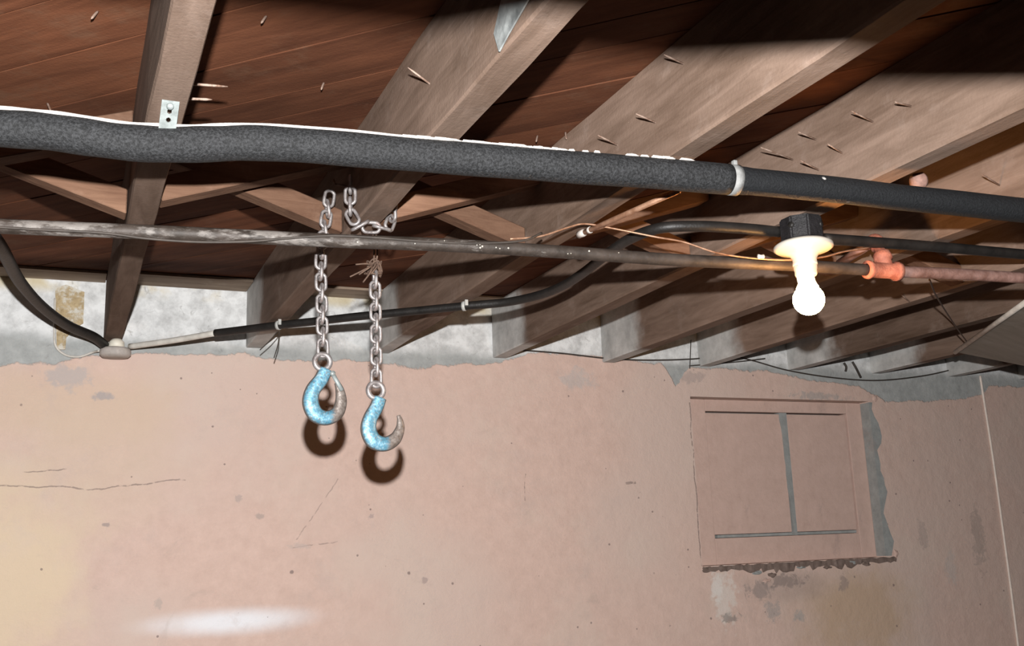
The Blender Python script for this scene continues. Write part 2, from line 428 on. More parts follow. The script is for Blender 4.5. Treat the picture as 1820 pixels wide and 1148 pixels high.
# ---------------------------------------------------------------- the room shell
WX0, WX1, WZ0, WZ1 = 2.055, 2.885, CH-.100, CH+.497     # window opening
bm = NB()
def quad(a, b, c, d): bm.faces.new([bm.verts.new(p) for p in (a, b, c, d)])
TH = .25
def wbox(x0, x1, z0, z1): add_box(bm, (x0, YW, z0), (x1, YW+TH, z1))
wbox(XL, WX0, 0, HD); wbox(WX1, XR, 0, HD); wbox(WX0, WX1, 0, WZ0); wbox(WX0, WX1, WZ1, HD)
wall = struct(link('wall_back', bm, M_wall), 'pink plastered basement wall with a grey cement and whitewash band above')
bm = NB(); add_box(bm, (XL, YN, -.1), (XR, YW, 0)); struct(link('floor', bm, M_floor))
bm = NB(); add_box(bm, (XL-.2, YN, 0), (XL, YW, HD)); struct(link('wall_left', bm, M_side))
bm = NB(); add_box(bm, (XR, YN, 0), (XR+.2, YW, HD)); struct(link('wall_right', bm, M_side))

# diagonal deck boards, each a plank of the ceiling
bm = NB(); add_box(bm, (XL-.2, YN, HD+.024), (XR+.2, YW+TH, HD+.05))
ceil = struct(link('ceiling', bm, M_plank), 'underside of a floor of wide reddish brown diagonal boards')
def clip(poly, inside, inter):
    out = []
    for i in range(len(poly)):
        a, b = poly[i-1], poly[i]
        ia, ib = inside(a), inside(b)
        if ia != ib: out.append(inter(a, b))
        if ib: out.append(b)
    return out
def clip_rect(poly, x0, x1, y0, y1):
    for ax, val, sg in ((0, x0, 1), (0, x1, -1), (1, y0, 1), (1, y1, -1)):
        poly = clip(poly, lambda p: (p[ax]-val)*sg >= 0,
                    lambda a, b: tuple(a[j]+(b[j]-a[j])*((val-a[ax])/(b[ax]-a[ax])) for j in (0, 1)))
        if not poly: return []
    return poly
seams = [1.146]
while seams[0] > -1.95: seams.insert(0, seams[0]-random.uniform(.128, .150))
for s in (1.286, 1.417, 1.500, 1.624, 1.765): seams.append(s)
while seams[-1] < 5.5: seams.append(seams[-1]+random.uniform(.128, .150))
q = math.sqrt(.5)
for a, b in zip(seams, seams[1:]):
    g = .0016
    e = [( (s*q+t*q), (s*q-t*q)) for s, t in ((a+g, -8), (b-g, -8), (b-g, 8), (a+g, 8))]
    poly = clip_rect(e, XL, XR, YN, YW)
    if len(poly) < 3: continue
    cx = sum(p[0] for p in poly)/len(poly); cy = sum(p[1] for p in poly)/len(poly)
    bm = NB(); dz = random.uniform(0, .0022)
    rot = Matrix.Rotation(math.radians(45), 3, 'Z')
    lo = []; hi = []
    for p in poly:
        l = rot @ Vector((p[0]-cx, p[1]-cy, 0))
        lo.append(bm.verts.new((l.x, l.y, dz))); hi.append(bm.verts.new((l.x, l.y, .0235)))
    bm.faces.new(lo); bm.faces.new(list(reversed(hi)))
    for i in range(len(lo)): bm.faces.new((lo[i-1], hi[i-1], hi[i], lo[i]))
    o = link('plank', bm, M_plank); o.parent = ceil; o.location = (cx, cy, HD); o.rotation_euler = (0, 0, -math.radians(45))

# ---------------------------------------------------------------- joists
JW = .0486
JX = {1: .1287, 2: .5296, 3: .9284, 4: 1.3372, 5: 1.7517, 6: 2.1509, 7: 2.5546, 8: 2.9605, 9: 3.3665, 10: 3.7725, 11: 4.1785, 0: -.277, -1: -.683}
JLAB = {
 -1: 'rough floor joist beyond the left edge of the view, second left of the strapped joist',
 0: 'rough floor joist at the far left edge, left of the joist with the metal strap',
 1: 'brown wooden floor joist with a perforated metal strap nailed under it',
 2: 'thick-looking wooden floor joist with the chain wrapped around it and a steel blade',
 3: 'wooden floor joist next to the chain joist, cable clip under its far end',
 4: 'wooden floor joist that carries the lit lamp holder',
 5: 'wooden floor joist just right of the lamp joist, whitewashed at the wall',
 6: 'second wooden floor joist to the right of the lamp joist',
 7: 'third wooden floor joist right of the lamp joist, ending above the blocked window',
 8: 'fourth wooden floor joist right of the lamp joist, above the right window jamb',
 9: 'fifth wooden floor joist right of the lamp joist, behind the grey sheet',
 10: 'sixth wooden floor joist right of the lamp joist, mostly hidden by the grey sheet',
 11: 'last wooden floor joist by the right side wall'}
JOIST = {}
for kx, xr in sorted(JX.items()):
    rnd = random.Random(kx+50); bm = NB()
    x0, x1 = xr-JW, xr; ys = [YN+.15+(YW-.001-YN-.15)*i/26 for i in range(27)]
    ch = .0026; rings = []
    for i, y in enumerate(ys):
        j = lambda a=.0018: rnd.uniform(-a, a) if 0 < i < 26 else 0
        w0, w1 = j(), j(); b = abs(j())
        prof = [(x0+w0, HD-.0005), (x0+w0, HB+ch*1.6+b+abs(j())), (x0+w0+ch, HB+b+.0003), (x1+w1-ch*.7, HB+b+.0003), (x1+w1, HB+ch+b+abs(j())), (x1+w1, HD-.0005)]
        rings.append([bm.verts.new((px, y, pz)) for px, pz in prof])
    for r1, r2 in zip(rings, rings[1:]):
        for m_ in range(6): bm.faces.new((r1[m_], r1[(m_+1) % 6], r2[(m_+1) % 6], r2[m_]))
    bm.faces.new(rings[0]); bm.faces.new(list(reversed(rings[-1])))
    o = link('floor_joist', bm, M_joist if kx in (1, 0) else M_joist_paint)
    JOIST[kx] = tag(o, JLAB[kx], 'joist', 'floor joists under the deck')

# main girder carrying the joists, just above and behind the view; its lower edge shades the near ceiling
gk = -.10; gl = math.hypot(1, gk)
bm = NB()
gz0, gz1 = CH+.37, HB-.0005
def gy(x): return .471+gk*x
vv = [bm.verts.new(p) for p in ((XL, gy(XL)-.16, gz0), (XR, gy(XR)-.16, gz0), (XR, gy(XR), gz0), (XL, gy(XL), gz0),
                                 (XL, gy(XL)-.16, gz1), (XR, gy(XR)-.16, gz1), (XR, gy(XR), gz1), (XL, gy(XL), gz1))]
for f in ((0, 1, 2, 3), (7, 6, 5, 4), (0, 4, 5, 1), (1, 5, 6, 2), (2, 6, 7, 3), (3, 7, 4, 0)): bm.faces.new([vv[i] for i in f])
tag(link('girder', bm, M_girder), 'heavy wooden girder under the joists just above the viewpoint', 'beam')

# pale plate timbers at the head of the wall, between the joists
M_plate = wood('dusty_plate_timber', (.42, .33, .25, 1), (.20, .14, .10, 1), 'X', 1.0)
tr = empty('trim_1', (1.5, YW, HD-.016)); struct(tr, 'short pale timbers at the head of the wall between the joists')
for kx in range(-1, 11):
    x0, x1 = JX[kx]+.002, JX[kx+1]-JW-.002; w = random.uniform(.09, .13)
    bm = NB(); add_box(bm, (x0, YW-w, HD-random.uniform(.006, .010)), (x1, YW-.0008, HD-.0006), .001); link('plate_block', bm, M_plate, tr, origin=Vector(((x0+x1)/2, YW-w/2, HD)))

# nails through the joist faces
def nail(p, d, L, r=.0016, parent=None, m=M_nail, head=False):
    d = Vector(d).normalized(); bm = NB()
    p = Vector(p)
    add_tube(bm, [p-d*.006, p+d*L*.8, p+d*L], [r, r, r*.35], 7)
    if head: add_lathe(bm, [(0, .0), (r*2.4, .0), (r*2.4, .0012), (0, .0012)], p+d*L, d, 10)
    return link('nail', bm, m, parent, True, origin=p)
def side_nail(kx, base, tip):
    p = at_x(base[0], base[1], JX[kx]-JW); t = at_y(tip[0], tip[1], p.y-.004)
    nail(p, t-p, (t-p).length, .0017, JOIST[kx])
for kx, base, tip in ((2, (764, 149), (725, 120)), (3, (1166, 218), (1130, 202)), (3, (1098, 258), (1062, 240)), (3, (1216, 114), (1180, 97)),
                      (4, (1552, 217), (1513, 197)), (4, (1620, 189), (1590, 181)), (4, (1450, 248), (1418, 234)), (4, (1497, 272), (1470, 255)),
                      (4, (1410, 284), (1352, 262)), (4, (1455, 302), (1422, 285)), (5, (1776, 329), (1745, 310)), (6, (1615, 535), (1600, 522)), (3, (905, 402), (855, 397))):
    side_nail(kx, base, tip)
for (tx, ty, Z) in ((405, 154, .69), (377, 177, .665)):
    t = at_z(tx, ty, CH+Z); b = Vector((JX[1]-.001, t.y+.004, t.z-.003)); nail(b, t-b, (t-b).length, .0022, JOIST[1], M_nail)
for (px, py) in ((472, 30), (575, 148), (955, 242), (1005, 236), (172, 22), (85, 185)):
    p = at_z(px, py, HD); nail(p, (random.uniform(-.5, .5), -.4, -1), .018, .002, ceil)

# ---------------------------------------------------------------- cross bridging
def strut(bm_x0, bm_x1, up_right, y0, y1, parent):
    xa, xb = bm_x0+.0005, bm_x1-.0005; th = .047; lo = HB+.006; hi = HD-.012-th
    za, zb_ = (lo, hi) if up_right else (hi, lo)
    bm = NB()
    v = [bm.verts.new(p) for p in ((xa, y0, za), (xb, y0, zb_), (xb, y0, zb_+th), (xa, y0, za+th), (xa, y1, za), (xb, y1, zb_), (xb, y1, zb_+th), (xa, y1, za+th))]
    for f in ((0, 1, 2, 3), (7, 6, 5, 4), (0, 4, 5, 1), (1, 5, 6, 2), (2, 6, 7, 3), (3, 7, 4, 0)): bm.faces.new([v[i] for i in f])
    bmesh.ops.bevel(bm, geom=list(bm.edges), offset=.002, segments=1, affect='EDGES')
    c = Vector(((xa+xb)/2, (y0+y1)/2, (za+zb_)/2+th/2))
    return link('strut', bm, M_strut, parent, origin=c)
BLAB = {-1: 'wooden cross bridging in the bay beyond the left edge of view', 0: 'wooden cross bridging left of the strapped joist',
 1: 'wooden cross bridging between the strapped joist and the chain joist', 2: 'wooden cross bridging just right of the chain joist',
 3: 'wooden cross bridging left of the lamp joist, beside the copper tube', 4: 'wooden cross bridging just right of the lamp joist, glowing orange',
 5: 'wooden cross bridging above the red pipe fitting bay', 6: 'wooden cross bridging near the right edge under the lagged pipe',
 7: 'wooden cross bridging above the loose hanging wire', 8: 'wooden cross bridging over the grey sheet', 9: 'wooden cross bridging right of the grey sheet corner', 10: 'wooden cross bridging in the last bay by the right wall'}
for kx in range(-1, 11):
    x0, x1 = JX[kx], JX[kx+1]-JW
    x0 += .002; x1 -= .002
    off = .0 if kx < 3 else -.012*(kx-2)
    off = max(off, -.05)
    e = empty('cross_bridging', ((x0+x1)/2, 1.87+off, HB+.006))
    tag(e, BLAB[kx], 'bridging', 'cross bridging between the joists')
    strut(x0, x1, True, 1.806+off, 1.850+off, e); strut(x0, x1, False, 1.896+off, 1.940+off, e)

# ---------------------------------------------------------------- lagged pipe (upper) on the joists
KP, CP = .115, 1.44-.115*.107
def run_pt(px, py): return at_run(px, py, CP, KP)
pl = [(0, 228), (75, 233), (150, 243), (225, 253), (300, 257), (375, 256), (450, 254), (560, 260), (700, 272), (850, 284), (1000, 296), (1150, 307), (1295, 319)]
pr = [(1295, 319), (1400, 329), (1500, 339), (1600, 351), (1700, 361), (1820, 374)]
A = [run_pt(*p) for p in pl]; B = [run_pt(*p) for p in pr]
ext0 = A[0] + Vector((-1.55, .115*1.55, .0)); ext1 = B[-1] + Vector((2.9, -.115*2.9, -.02))
root = empty('lagged_pipe', (A[0].x, A[0].y, A[0].z)); tag(root, 'long black foam-lagged pipe with a white top edge, slung under the joists', 'pipe')
bm = NB(); pa = smooth_path([A[0]+(ext0-A[0])*t for t in (1, .5, .22, .06)] + A, 10)
add_tube(bm, pa, [.0255 + .0004*math.sin(i*.45) for i in range(len(pa))], 28); link('foam_sleeve', bm, M_foam, root, True)
bm = NB(); pb = smooth_path(B + [B[-1]+(ext1-B[-1])*t for t in (.06, .15, .35, 1)], 8)
add_tube(bm, pb, [.0225 if i > 2 else .0235 for i in range(len(pb))], 28); link('rubber_sleeve', bm, M_foam2, root, True)
# pale seam tape along the top of the foam
tp = [p for p in pa if p.x < run_pt(745, 275).x]
nrm_up = Vector((0, -.40, .915))
bm = NB(); add_tube(bm, [p + nrm_up*(.0258+.0004*math.sin(i*.35)) for i, p in enumerate(tp)], [.0042+.0004*math.sin(i*.5)-.0012*i/len(tp) for i in range(len(tp))], 10, flat=(1, .8))
o = link('seam_tape', bm, M_dust, root, True); o['label'] = 'white tape strip along the top of the foam'
bm = NB()
allp = [p for p in pa if run_pt(735, 275).x < p.x < run_pt(1250, 315).x]
for i in range(46):
    k_ = random.random()**1.5; p = allp[int(k_*(len(allp)-1))] + Vector((random.uniform(-.02, .02), 0, 0))
    g = bmesh.ops.create_icosphere(bm, subdivisions=1, radius=1)
    sx = random.uniform(.006, .020); 
    for v in g['verts']: v.co = p + nrm_up*.0255 + Vector((v.co.x*sx, v.co.y*.005, v.co.z*random.uniform(.0018, .0042)))
o = link('dust_crust', bm, M_dust, root); o['kind'] = 'stuff'; o['label'] = 'white crust flaking on top of the lagging'
bm = NB()
def band(bm, c, d, R, w, t=.0015, seg=28):
    add_lathe(bm, [(R, -w/2), (R+t, -w/2), (R+t, w/2), (R, w/2)], c, d, seg)
bp = run_pt(1303, 320)
band(bm, bp, (1, -KP, -.02), .0247, .015, .0012); o = link('tape_band', bm, M_band, root, True); o['label'] = 'pale tape band round the lagging joint'
bm = NB(); add_box(bm, bp+Vector((-.004, -.012, .020)), bp+Vector((.003, -.004, .031)), .001); link('tie_tail', bm, M_band, root)

# perforated hanger strap under the first joist
s0 = at_z(303, 183, HB-.0012); s1 = at_y(297, 230, s0.y+.030)
root = empty('hanger_strap', s0); tag(root, 'short perforated galvanised strap nailed under the left joist, holding the lagged pipe', 'strap')
bm = NB(); wv = .0115; n = 7
dirv = (s1-s0).normalized(); sd = Vector((1, 0, 0)); pn = dirv.cross(sd); pn = -pn if pn.y > 0 else pn; pts = [s0-dirv*.004]
L = (s1-s0).length
holes = [L*.40, L*.72]
nx, ny = 16, 42; Lx, Ly = 2*wv, L+.004
grid = {}
for i in range(nx+1):
    for j in range(ny+1): grid[i, j] = (-wv+Lx*i/nx, Ly*j/ny)
vd = {}
def gv(i, j, z):
    if (i, j, z) not in vd:
        u_, w_ = grid[i, j]; vd[i, j, z] = bm.verts.new(pts[0]+sd*u_+dirv*w_+pn*z)
    return vd[i, j, z]
def solid(i, j):
    if not (0 <= i < nx and 0 <= j < ny): return False
    u_ = -wv+Lx*(i+.5)/nx; w_ = Ly*(j+.5)/ny
    return all((u_)**2+(w_-h)**2 > .0036**2 for h in holes)
for i in range(nx):
    for j in range(ny):
        if not solid(i, j): continue
        a = [(i, j), (i+1, j), (i+1, j+1), (i, j+1)]
        bm.faces.new([gv(*p, 0) for p in a]); bm.faces.new([gv(*p, .0016) for p in reversed(a)])
        for (p1, p2, ni, nj) in ((a[0], a[1], i, j-1), (a[1], a[2], i+1, j), (a[2], a[3], i, j+1), (a[3], a[0], i-1, j)):
            if not solid(ni, nj): bm.faces.new([gv(*p2, 0), gv(*p1, 0), gv(*p1, .0016), gv(*p2, .0016)])
link('strap_leg', bm, M_galv, root)
bm = NB(); add_lathe(bm, [(0, 0), (.005, 0), (.005, .0022), (.003, .004), (0, .004)], s0+dirv*.004+pn*.0016, pn, 12); link('nail', bm, M_galv, root, True)

# ---------------------------------------------------------------- lower iron pipe
KS, CS = .110, 1.742
def sp(px, py): return at_run(px, py, CS, KS)
pp = [(0, 402), (150, 408), (300, 414), (450, 421), (600, 428), (800, 436), (1000, 448), (1200, 462), (1420, 472), (1545, 480), (1600, 483), (1700, 487), (1820, 494)]
Q = [sp(*p) for p in pp]
root = empty('iron_pipe', Q[0]); tag(root, 'thin old iron pipe running across under the joists behind the lamp', 'pipe')
bm = NB(); e0 = Q[0]+Vector((-1.5, .165, 0)); add_tube(bm, smooth_path([Q[0]+(e0-Q[0])*t for t in (1, .4, .12)]+Q[:10], 8), .0122, 20); link('pipe_length', bm, M_pipe, root, True)
bm = NB(); e1 = Q[-1]+Vector((2.55, -.28, -.02)); add_tube(bm, smooth_path(Q[9:]+[Q[-1]+(e1-Q[-1])*t for t in (.06, .15, .4, 1)], 8), .0122, 20); link('pipe_length', bm, M_rustpipe, root, True)
bm = NB()
for i in range(16):   # pale paint drips
    px = random.choice([random.uniform(825, 920), random.uniform(600, 1100)]); base = sp(px, 436+(px-800)*.055+random.uniform(-6, 6))
    bmesh.ops.create_icosphere(bm, subdivisions=1, radius=random.uniform(.0010, .0022), matrix=Matrix.Translation(base+Vector((0, -.0120, -.001))))
o = link('paint_drips', bm, M_porc, root); o['kind'] = 'stuff'
# red fitting on the pipe: tee, riser and elbow
t0 = sp(1572, 481)
root2 = empty('pipe_tee', t0); tag(root2, 'orange-red pipe tee with a riser and elbow, right of the lamp', 'pipe fitting')
ax = Vector((1, -KS, -.01)).normalized()
bm = NB(); add_lathe(bm, [(.0125, -.045), (.0185, -.045), (.0200, -.038), (.0165, -.032), (.0165, .020), (.0205, .026), (.0205, .036), (.0125, .036)], t0, ax, 24); link('tee_body', bm, M_fit, root2, True)
up = Vector((.14, .42, 1)).normalized()
bm = NB(); add_lathe(bm, [(.0145, .008), (.0145, .026), (.0190, .030), (.0190, .044), (.0120, .046), (.0120, .066)], t0+ax*.008, up, 20); link('riser', bm, M_fit, root2, True)
ec = t0+ax*.008+up*.066
bm = NB(); add_tube(bm, smooth_path([ec-up*.004, ec+up*.010, ec+up*.016+Vector((.006, .012, .004)), ec+up*.017+Vector((.016, .030, .006))], 6), .0165, 16); link('elbow', bm, M_fit, root2, True)
bm = NB(); add_tube(bm, [ec+up*.017+Vector((.014, .026, .006)), ec+up*.017+Vector((.075, .20, .010))], .0105, 14); link('branch_pipe', bm, M_rustpipe, root2, True)
# small red stub on the lamp joist
st = at_z(1632, 322, HB-.004)
bm = NB(); add_lathe(bm, [(0, -.012), (.012, -.012), (.016, -.006), (.016, .008), (.011, .014), (0, .014)], at_y(1632, 322, 1.335), Vector((.9, -.4, .1)), 14)
tag(link('pipe_plug', bm, M_plug, None, True, origin=at_y(1632, 322, 1.335)), 'small dull red pipe plug above the lagged pipe at right', 'pipe fitting')

# wire lashed along the iron pipe
def wire(name, pts, r, m, label=None, cat='wire', parent=None, n=8, seg=8):
    bm = NB(); pth = smooth_path(pts, n); add_tube(bm, pth, r, seg)
    o = link(name, bm, m, parent, True, origin=pth[0])
    if label: tag(o, label, cat)
    return o
fr = Vector((0, -.0135, 0))
def spw(px, py): return sp(px, py) + fr
wire('bell_wire', [spw(-60, 404), spw(60, 412), spw(180, 418), spw(260, 428), spw(350, 434), spw(440, 433), spw(500, 428), spw(580, 423), spw(660, 426), spw(740, 432), spw(830, 436), spw(920, 432), sp(965, 424)+Vector((0, .004, .012))],
     .0022, M_dwire, 'thin dark wire sagging along the left half of the iron pipe')
wire('copper_wire', [sp(905, 438)+Vector((0, -.005, .013)), at_y(960, 420, 1.66), at_y(1010, 404, 1.66), at_y(1042, 398, 1.655), at_y(1100, 408, 1.64), at_y(1165, 421, 1.61), at_y(1215, 430, 1.60), at_y(1270, 448, 1.585), at_y(1330, 458, 1.58), at_y(1400, 462, 1.575), at_y(1460, 457, 1.575), at_y(1500, 447, 1.575), at_y(1545, 440, 1.575)],
     .0019, M_copper, 'thin copper-coloured wire looping from the iron pipe past the lamp')
# copper tube stub by the third joist
c0, c1 = at_z(1208, 338, HB-.012), at_z(1030, 417, HB-.018)
bm = NB(); add_tube(bm, [c0, (c0+c1)/2, c1], .0052, 12); o = link('tube_length', bm, M_copper, None, True, origin=c1)
root = empty('copper_tube', c1); tag(root, 'short orange copper tube lying along the joist left of the lamp', 'tube')
o.parent = root; o.location = (0, 0, 0)
bm = NB(); dct = (c0-c1).normalized(); add_lathe(bm, [(.0053, 0), (.0075, 0), (.0075, .016), (.0053, .018)], c1-dct*.002, dct, 12); link('tube_end', bm, M_greybox, root, True)
bm = NB(); add_lathe(bm, [(.0053, .028), (.0068, .028), (.0068, .034), (.0053, .034)], c1, dct, 12); link('collar', bm, M_greybox, root, True)

# ---------------------------------------------------------------- armoured cable, junction box and clips
CZ = HB-.014
cab_r = [(383, 592), (440, 585), (495, 578), (570, 570), (640, 562), (735, 553), (825, 544), (900, 537), (960, 524), (1000, 508), (1035, 486), (1075, 455), (1115, 427), (1170, 406), (1240, 402), (1320, 406), (1385, 412)]
JB = Vector((.112, 3.035, HB-.030))
CR = [at_z(p[0], p[1], CZ) for p in cab_r]
wire('black_cable', CR, .0110, M_cable, 'black armoured cable snaking under the joists from the wall to the lamp', 'cable', seg=12)
sl0 = Vector((JB.x+.037, JB.y-.012, HB-.022))
wire('cable_sleeve', [sl0, (sl0+CR[0])/2+Vector((0, 0, -.002)), CR[0]-(CR[1]-CR[0]).normalized()*.002], .0085, M_sleeve, 'pale conduit sleeve joining the junction box to the black cable', 'conduit', seg=12)
CL = [at_y(-60, 350, 2.05), at_y(-15, 415, 2.15), at_y(5, 445, 2.25), at_y(35, 500, 2.50), at_y(75, 545, 2.72), at_y(120, 578, 2.88), at_y(165, 598, 2.97), Vector((JB.x-.030, JB.y-.01, JB.z+.010))]
wire('hanging_cable', CL, .0135, M_cable, 'thick black cable drooping from the left edge down to the junction box', 'cable', seg=12)
CR2 = [at_z(1464, 424, CZ), at_z(1560, 431, CZ), at_z(1680, 440, CZ), at_z(1820, 452, CZ)]
CR2 += [CR2[-1]+Vector((2.4, -.3, -.01))*t for t in (.06, .18, .45, 1)]
wire('black_conduit', CR2, .0115, M_cable, 'straight black conduit running right from the lamp box', 'conduit', seg=14)
root = empty('junction_box', JB); tag(root, 'small round dusty junction box at the wall under the left joist', 'junction box')
bm = NB(); add_lathe(bm, [(0, -.022), (.036, -.022), (.042, -.016), (.042, -.003), (.037, .003), (0, .003)], JB, (0, 0, 1), 28); link('box_base', bm, M_greybox, root, True)
bm = NB(); add_lathe(bm, [(.016, .0035), (.022, .0035), (.020, .020), (.013, .0285), (0, .0285)], JB+Vector((.002, -.008, 0)), (0, 0, 1), 20); link('box_cap', bm, M_cream, root, True)
wire('white_wire', [JB+Vector((-.043, -.004, -.006)), at_y(165, 626, 3.06), at_y(140, 634, 3.07), at_y(115, 630, 3.075), at_y(98, 612, 3.077), at_y(97, 575, 3.078), at_y(98, 530, 3.078)], .0032, M_sleeve, 'thin white wire looping left of the junction box')
def clip_on(px, py, X, lab):
    c = at_z(px, py, CZ); root = empty('cable_clip', (c.x, c.y, HB)); tag(root, lab, 'clip', 'cable clips')
    # direction of the cable here
    i = min(range(len(CR)), key=lambda j: (CR[j]-c).length); d = (CR[min(i+1, len(CR)-1)]-CR[max(i-1, 0)]).normalized()
    bm = NB(); band(bm, CR[i], d, .0112, .008, .0016, 18); link('clip_band', bm, M_tie, root, True)
    bm = NB(); add_box(bm, (CR[i].x-.004, CR[i].y-.019, HB-.016), (CR[i].x+.004, CR[i].y-.0125, HB-.001), .001); link('clip_tab', bm, M_tie, root)
clip_on(495, 578, .5, 'white cable clip under the chain joist near the wall')
clip_on(825, 544, .9, 'white cable clip on the black cable right of the hooks')
p0 = at_z(494, 588, HB-.022)
wire('loose_wire', [p0, at_y(480, 605, p0.y+.03), at_y(462, 622, p0.y+.06)], .0014, M_dwire, 'short stray wire end under the left cable clip, bending left')
wire('loose_wire', [p0+Vector((.004, 0, 0)), at_y(494, 612, p0.y+.03), at_y(487, 636, p0.y+.05)], .0014, M_dwire, 'short stray wire end under the left cable clip, hanging straight')

# ---------------------------------------------------------------- lamp
LB = at_z(1424, 405, HB-.012); LB = Vector((1.313, 1.535, HB))
root = empty('lamp_holder', LB); tag(root, 'lit bare bulb in a white porcelain holder on a black ceiling box', 'lamp')
bm = NB()
g = [(.043*math.cos(math.pi/8+i*math.pi/4), .043*math.sin(math.pi/8+i*math.pi/4)) for i in range(8)]
lo = [bm.verts.new((LB.x+a, LB.y+b, HB-.048)) for a, b in g]; hi = [bm.verts.new((LB.x+a, LB.y+b, HB-.0005)) for a, b in g]
bm.faces.new(list(reversed(lo))); bm.faces.new(hi)
for i in range(8): bm.faces.new((lo[i-1], lo[i], hi[i], hi[i-1]))
bmesh.ops.bevel(bm, geom=list(bm.edges), offset=.003, segments=2, affect='EDGES')
bx = link('ceiling_box', bm, M_box, root)
for i in range(4):
    a = math.pi/2*i+.4; kp = Vector((LB.x+.040*math.cos(a), LB.y+.040*math.sin(a), HB-.020))
    bm = NB(); add_lathe(bm, [(0, 0), (.006, 0), (.006, .004), (0, .004)], kp, (math.cos(a), math.sin(a), 0), 10); link('knockout', bm, M_cable, bx, True, origin=kp)
DZ = HB-.0490
bm = NB(); add_lathe(bm, [(0, 0), (.050, 0), (.0575, -.006), (.0575, -.012), (.052, -.016), (.036, -.021), (.027, -.026), (.0235, -.034), (.0225, -.055), (.0215, -.058), (.0215, -.064), (.0195, -.068), (.0165, -.068), (.0165, -.050), (0, -.050)], (LB.x, LB.y, DZ), (0, 0, 1), 40); link('porcelain_holder', bm, M_porc, root, True)
bm = NB(); add_lathe(bm, [(.0225, -.040), (.0238, -.041), (.0238, -.046), (.0225, -.047)], (LB.x, LB.y, DZ), (0, 0, 1), 30); link('collar_ring', bm, M_cream, root, True)
# bulb
kb = NT('glowing_bulb_glass', .3, 0, .5); kb.color((.95, .9, .8, 1))
kb.bsdf.inputs['Emission Color'].default_value = (1.0, .50, .17, 1); kb.bsdf.inputs['Emission Strength'].default_value = 155.0
kn = NT('white_bulb_neck', .3, 0, .5); kn.color((.9, .86, .78, 1))
kn.bsdf.inputs['Emission Color'].default_value = (1.0, .72, .42, 1); kn.bsdf.inputs['Emission Strength'].default_value = 1.6
BZ = DZ-.0555
prof = [(.0145, -.0), (.0150, -.014), (.0165, -.024), (.0210, -.034)]
bm = NB(); add_lathe(bm, prof, (LB.x, LB.y, BZ), (0, 0, 1), 32); link('bulb_neck', bm, kn.m, root, True)
prof = [(.0210, -.034)] + [(.0305*math.sin(t), -.060+.0305*math.cos(t)) for t in [math.radians(a) for a in range(45, 181, 9)]]
prof[-1] = (0, prof[-1][1])
bm = NB(); add_lathe(bm, prof, (LB.x, LB.y, BZ), (0, 0, 1), 32); link('bulb_globe', bm, kb.m, root, True)
pcx = Vector((LB.x-.026, LB.y-.008, DZ-.050))
bm = NB(); add_tube(bm, smooth_path([pcx, pcx+Vector((-.003, 0, -.012)), pcx+Vector((-.003, 0, -.030)), pcx+Vector((.001, 0, -.044))], 6), .0014, 8); link('pull_cord', bm, M_porc, root, True)
# little insulator on the copper wire, left of the holder
bm = NB(); ip = at_y(1352, 456, 1.572); add_lathe(bm, [(0, -.007), (.005, -.006), (.0035, 0), (.005, .006), (0, .007)], ip, (1, 0, .1), 12)
tag(link('wire_knob', bm, M_cream, None, True, origin=ip), 'small pale knob on the copper wire left of the lamp', 'insulator')

# ---------------------------------------------------------------- chains with hooks
PITCHL, LR, LS, LWR = .0214, .0094, .0074, .0034
def link_mesh(name='chain_link'):
    bm = NB(); add_ring(bm, (0, 0, 0), Vector((1, 0, 0)), Vector((0, 0, 1)), LR, LWR, 20, 8, LS)
    bmesh.ops.recalc_face_normals(bm, faces=bm.faces)
    me = bpy.data.meshes.new(name); bm.to_mesh(me); bm.free(); me.materials.append(M_chain)
    for p in me.polygons: p.use_smooth = True
    return me
LINK = link_mesh()
def lay_chain(path, parent, roll0=0.0, side=Vector((1, 0, 0))):
    # arc length sampling
    seg = [(b-a).length for a, b in zip(path, path[1:])]; tot = sum(seg)
    n = int(tot/PITCHL); k = 0
    def pos(s):
        for L_, a, b in zip(seg, path, path[1:]):
            if s <= L_: return a+(b-a)*(s/L_)
            s -= L_
        return path[-1]
    for i in range(n):
        s = (i+.5)*PITCHL; p = pos(s); t = (pos(s+.004)-pos(s-.004)).normalized()
        sdv = side - t*side.dot(t)
        if sdv.length < .05: sdv = Vector((0, -1, 0)) - t*Vector((0, -1, 0)).dot(t)
        sdv.normalize(); b = t.cross(sdv)
        if (i % 2): sdv, b = b, -sdv
        a = roll0; sd2 = sdv*math.cos(a)+b*math.sin(a); b2 = t.cross(sd2)
        m = Matrix((sd2, -b2, t)).transposed()
        o = bpy.data.objects.new('chain_link', LINK); COL.objects.link(o); o.parent = parent
        o.location = p-parent_loc(parent); o.rotation_euler = m.to_euler()
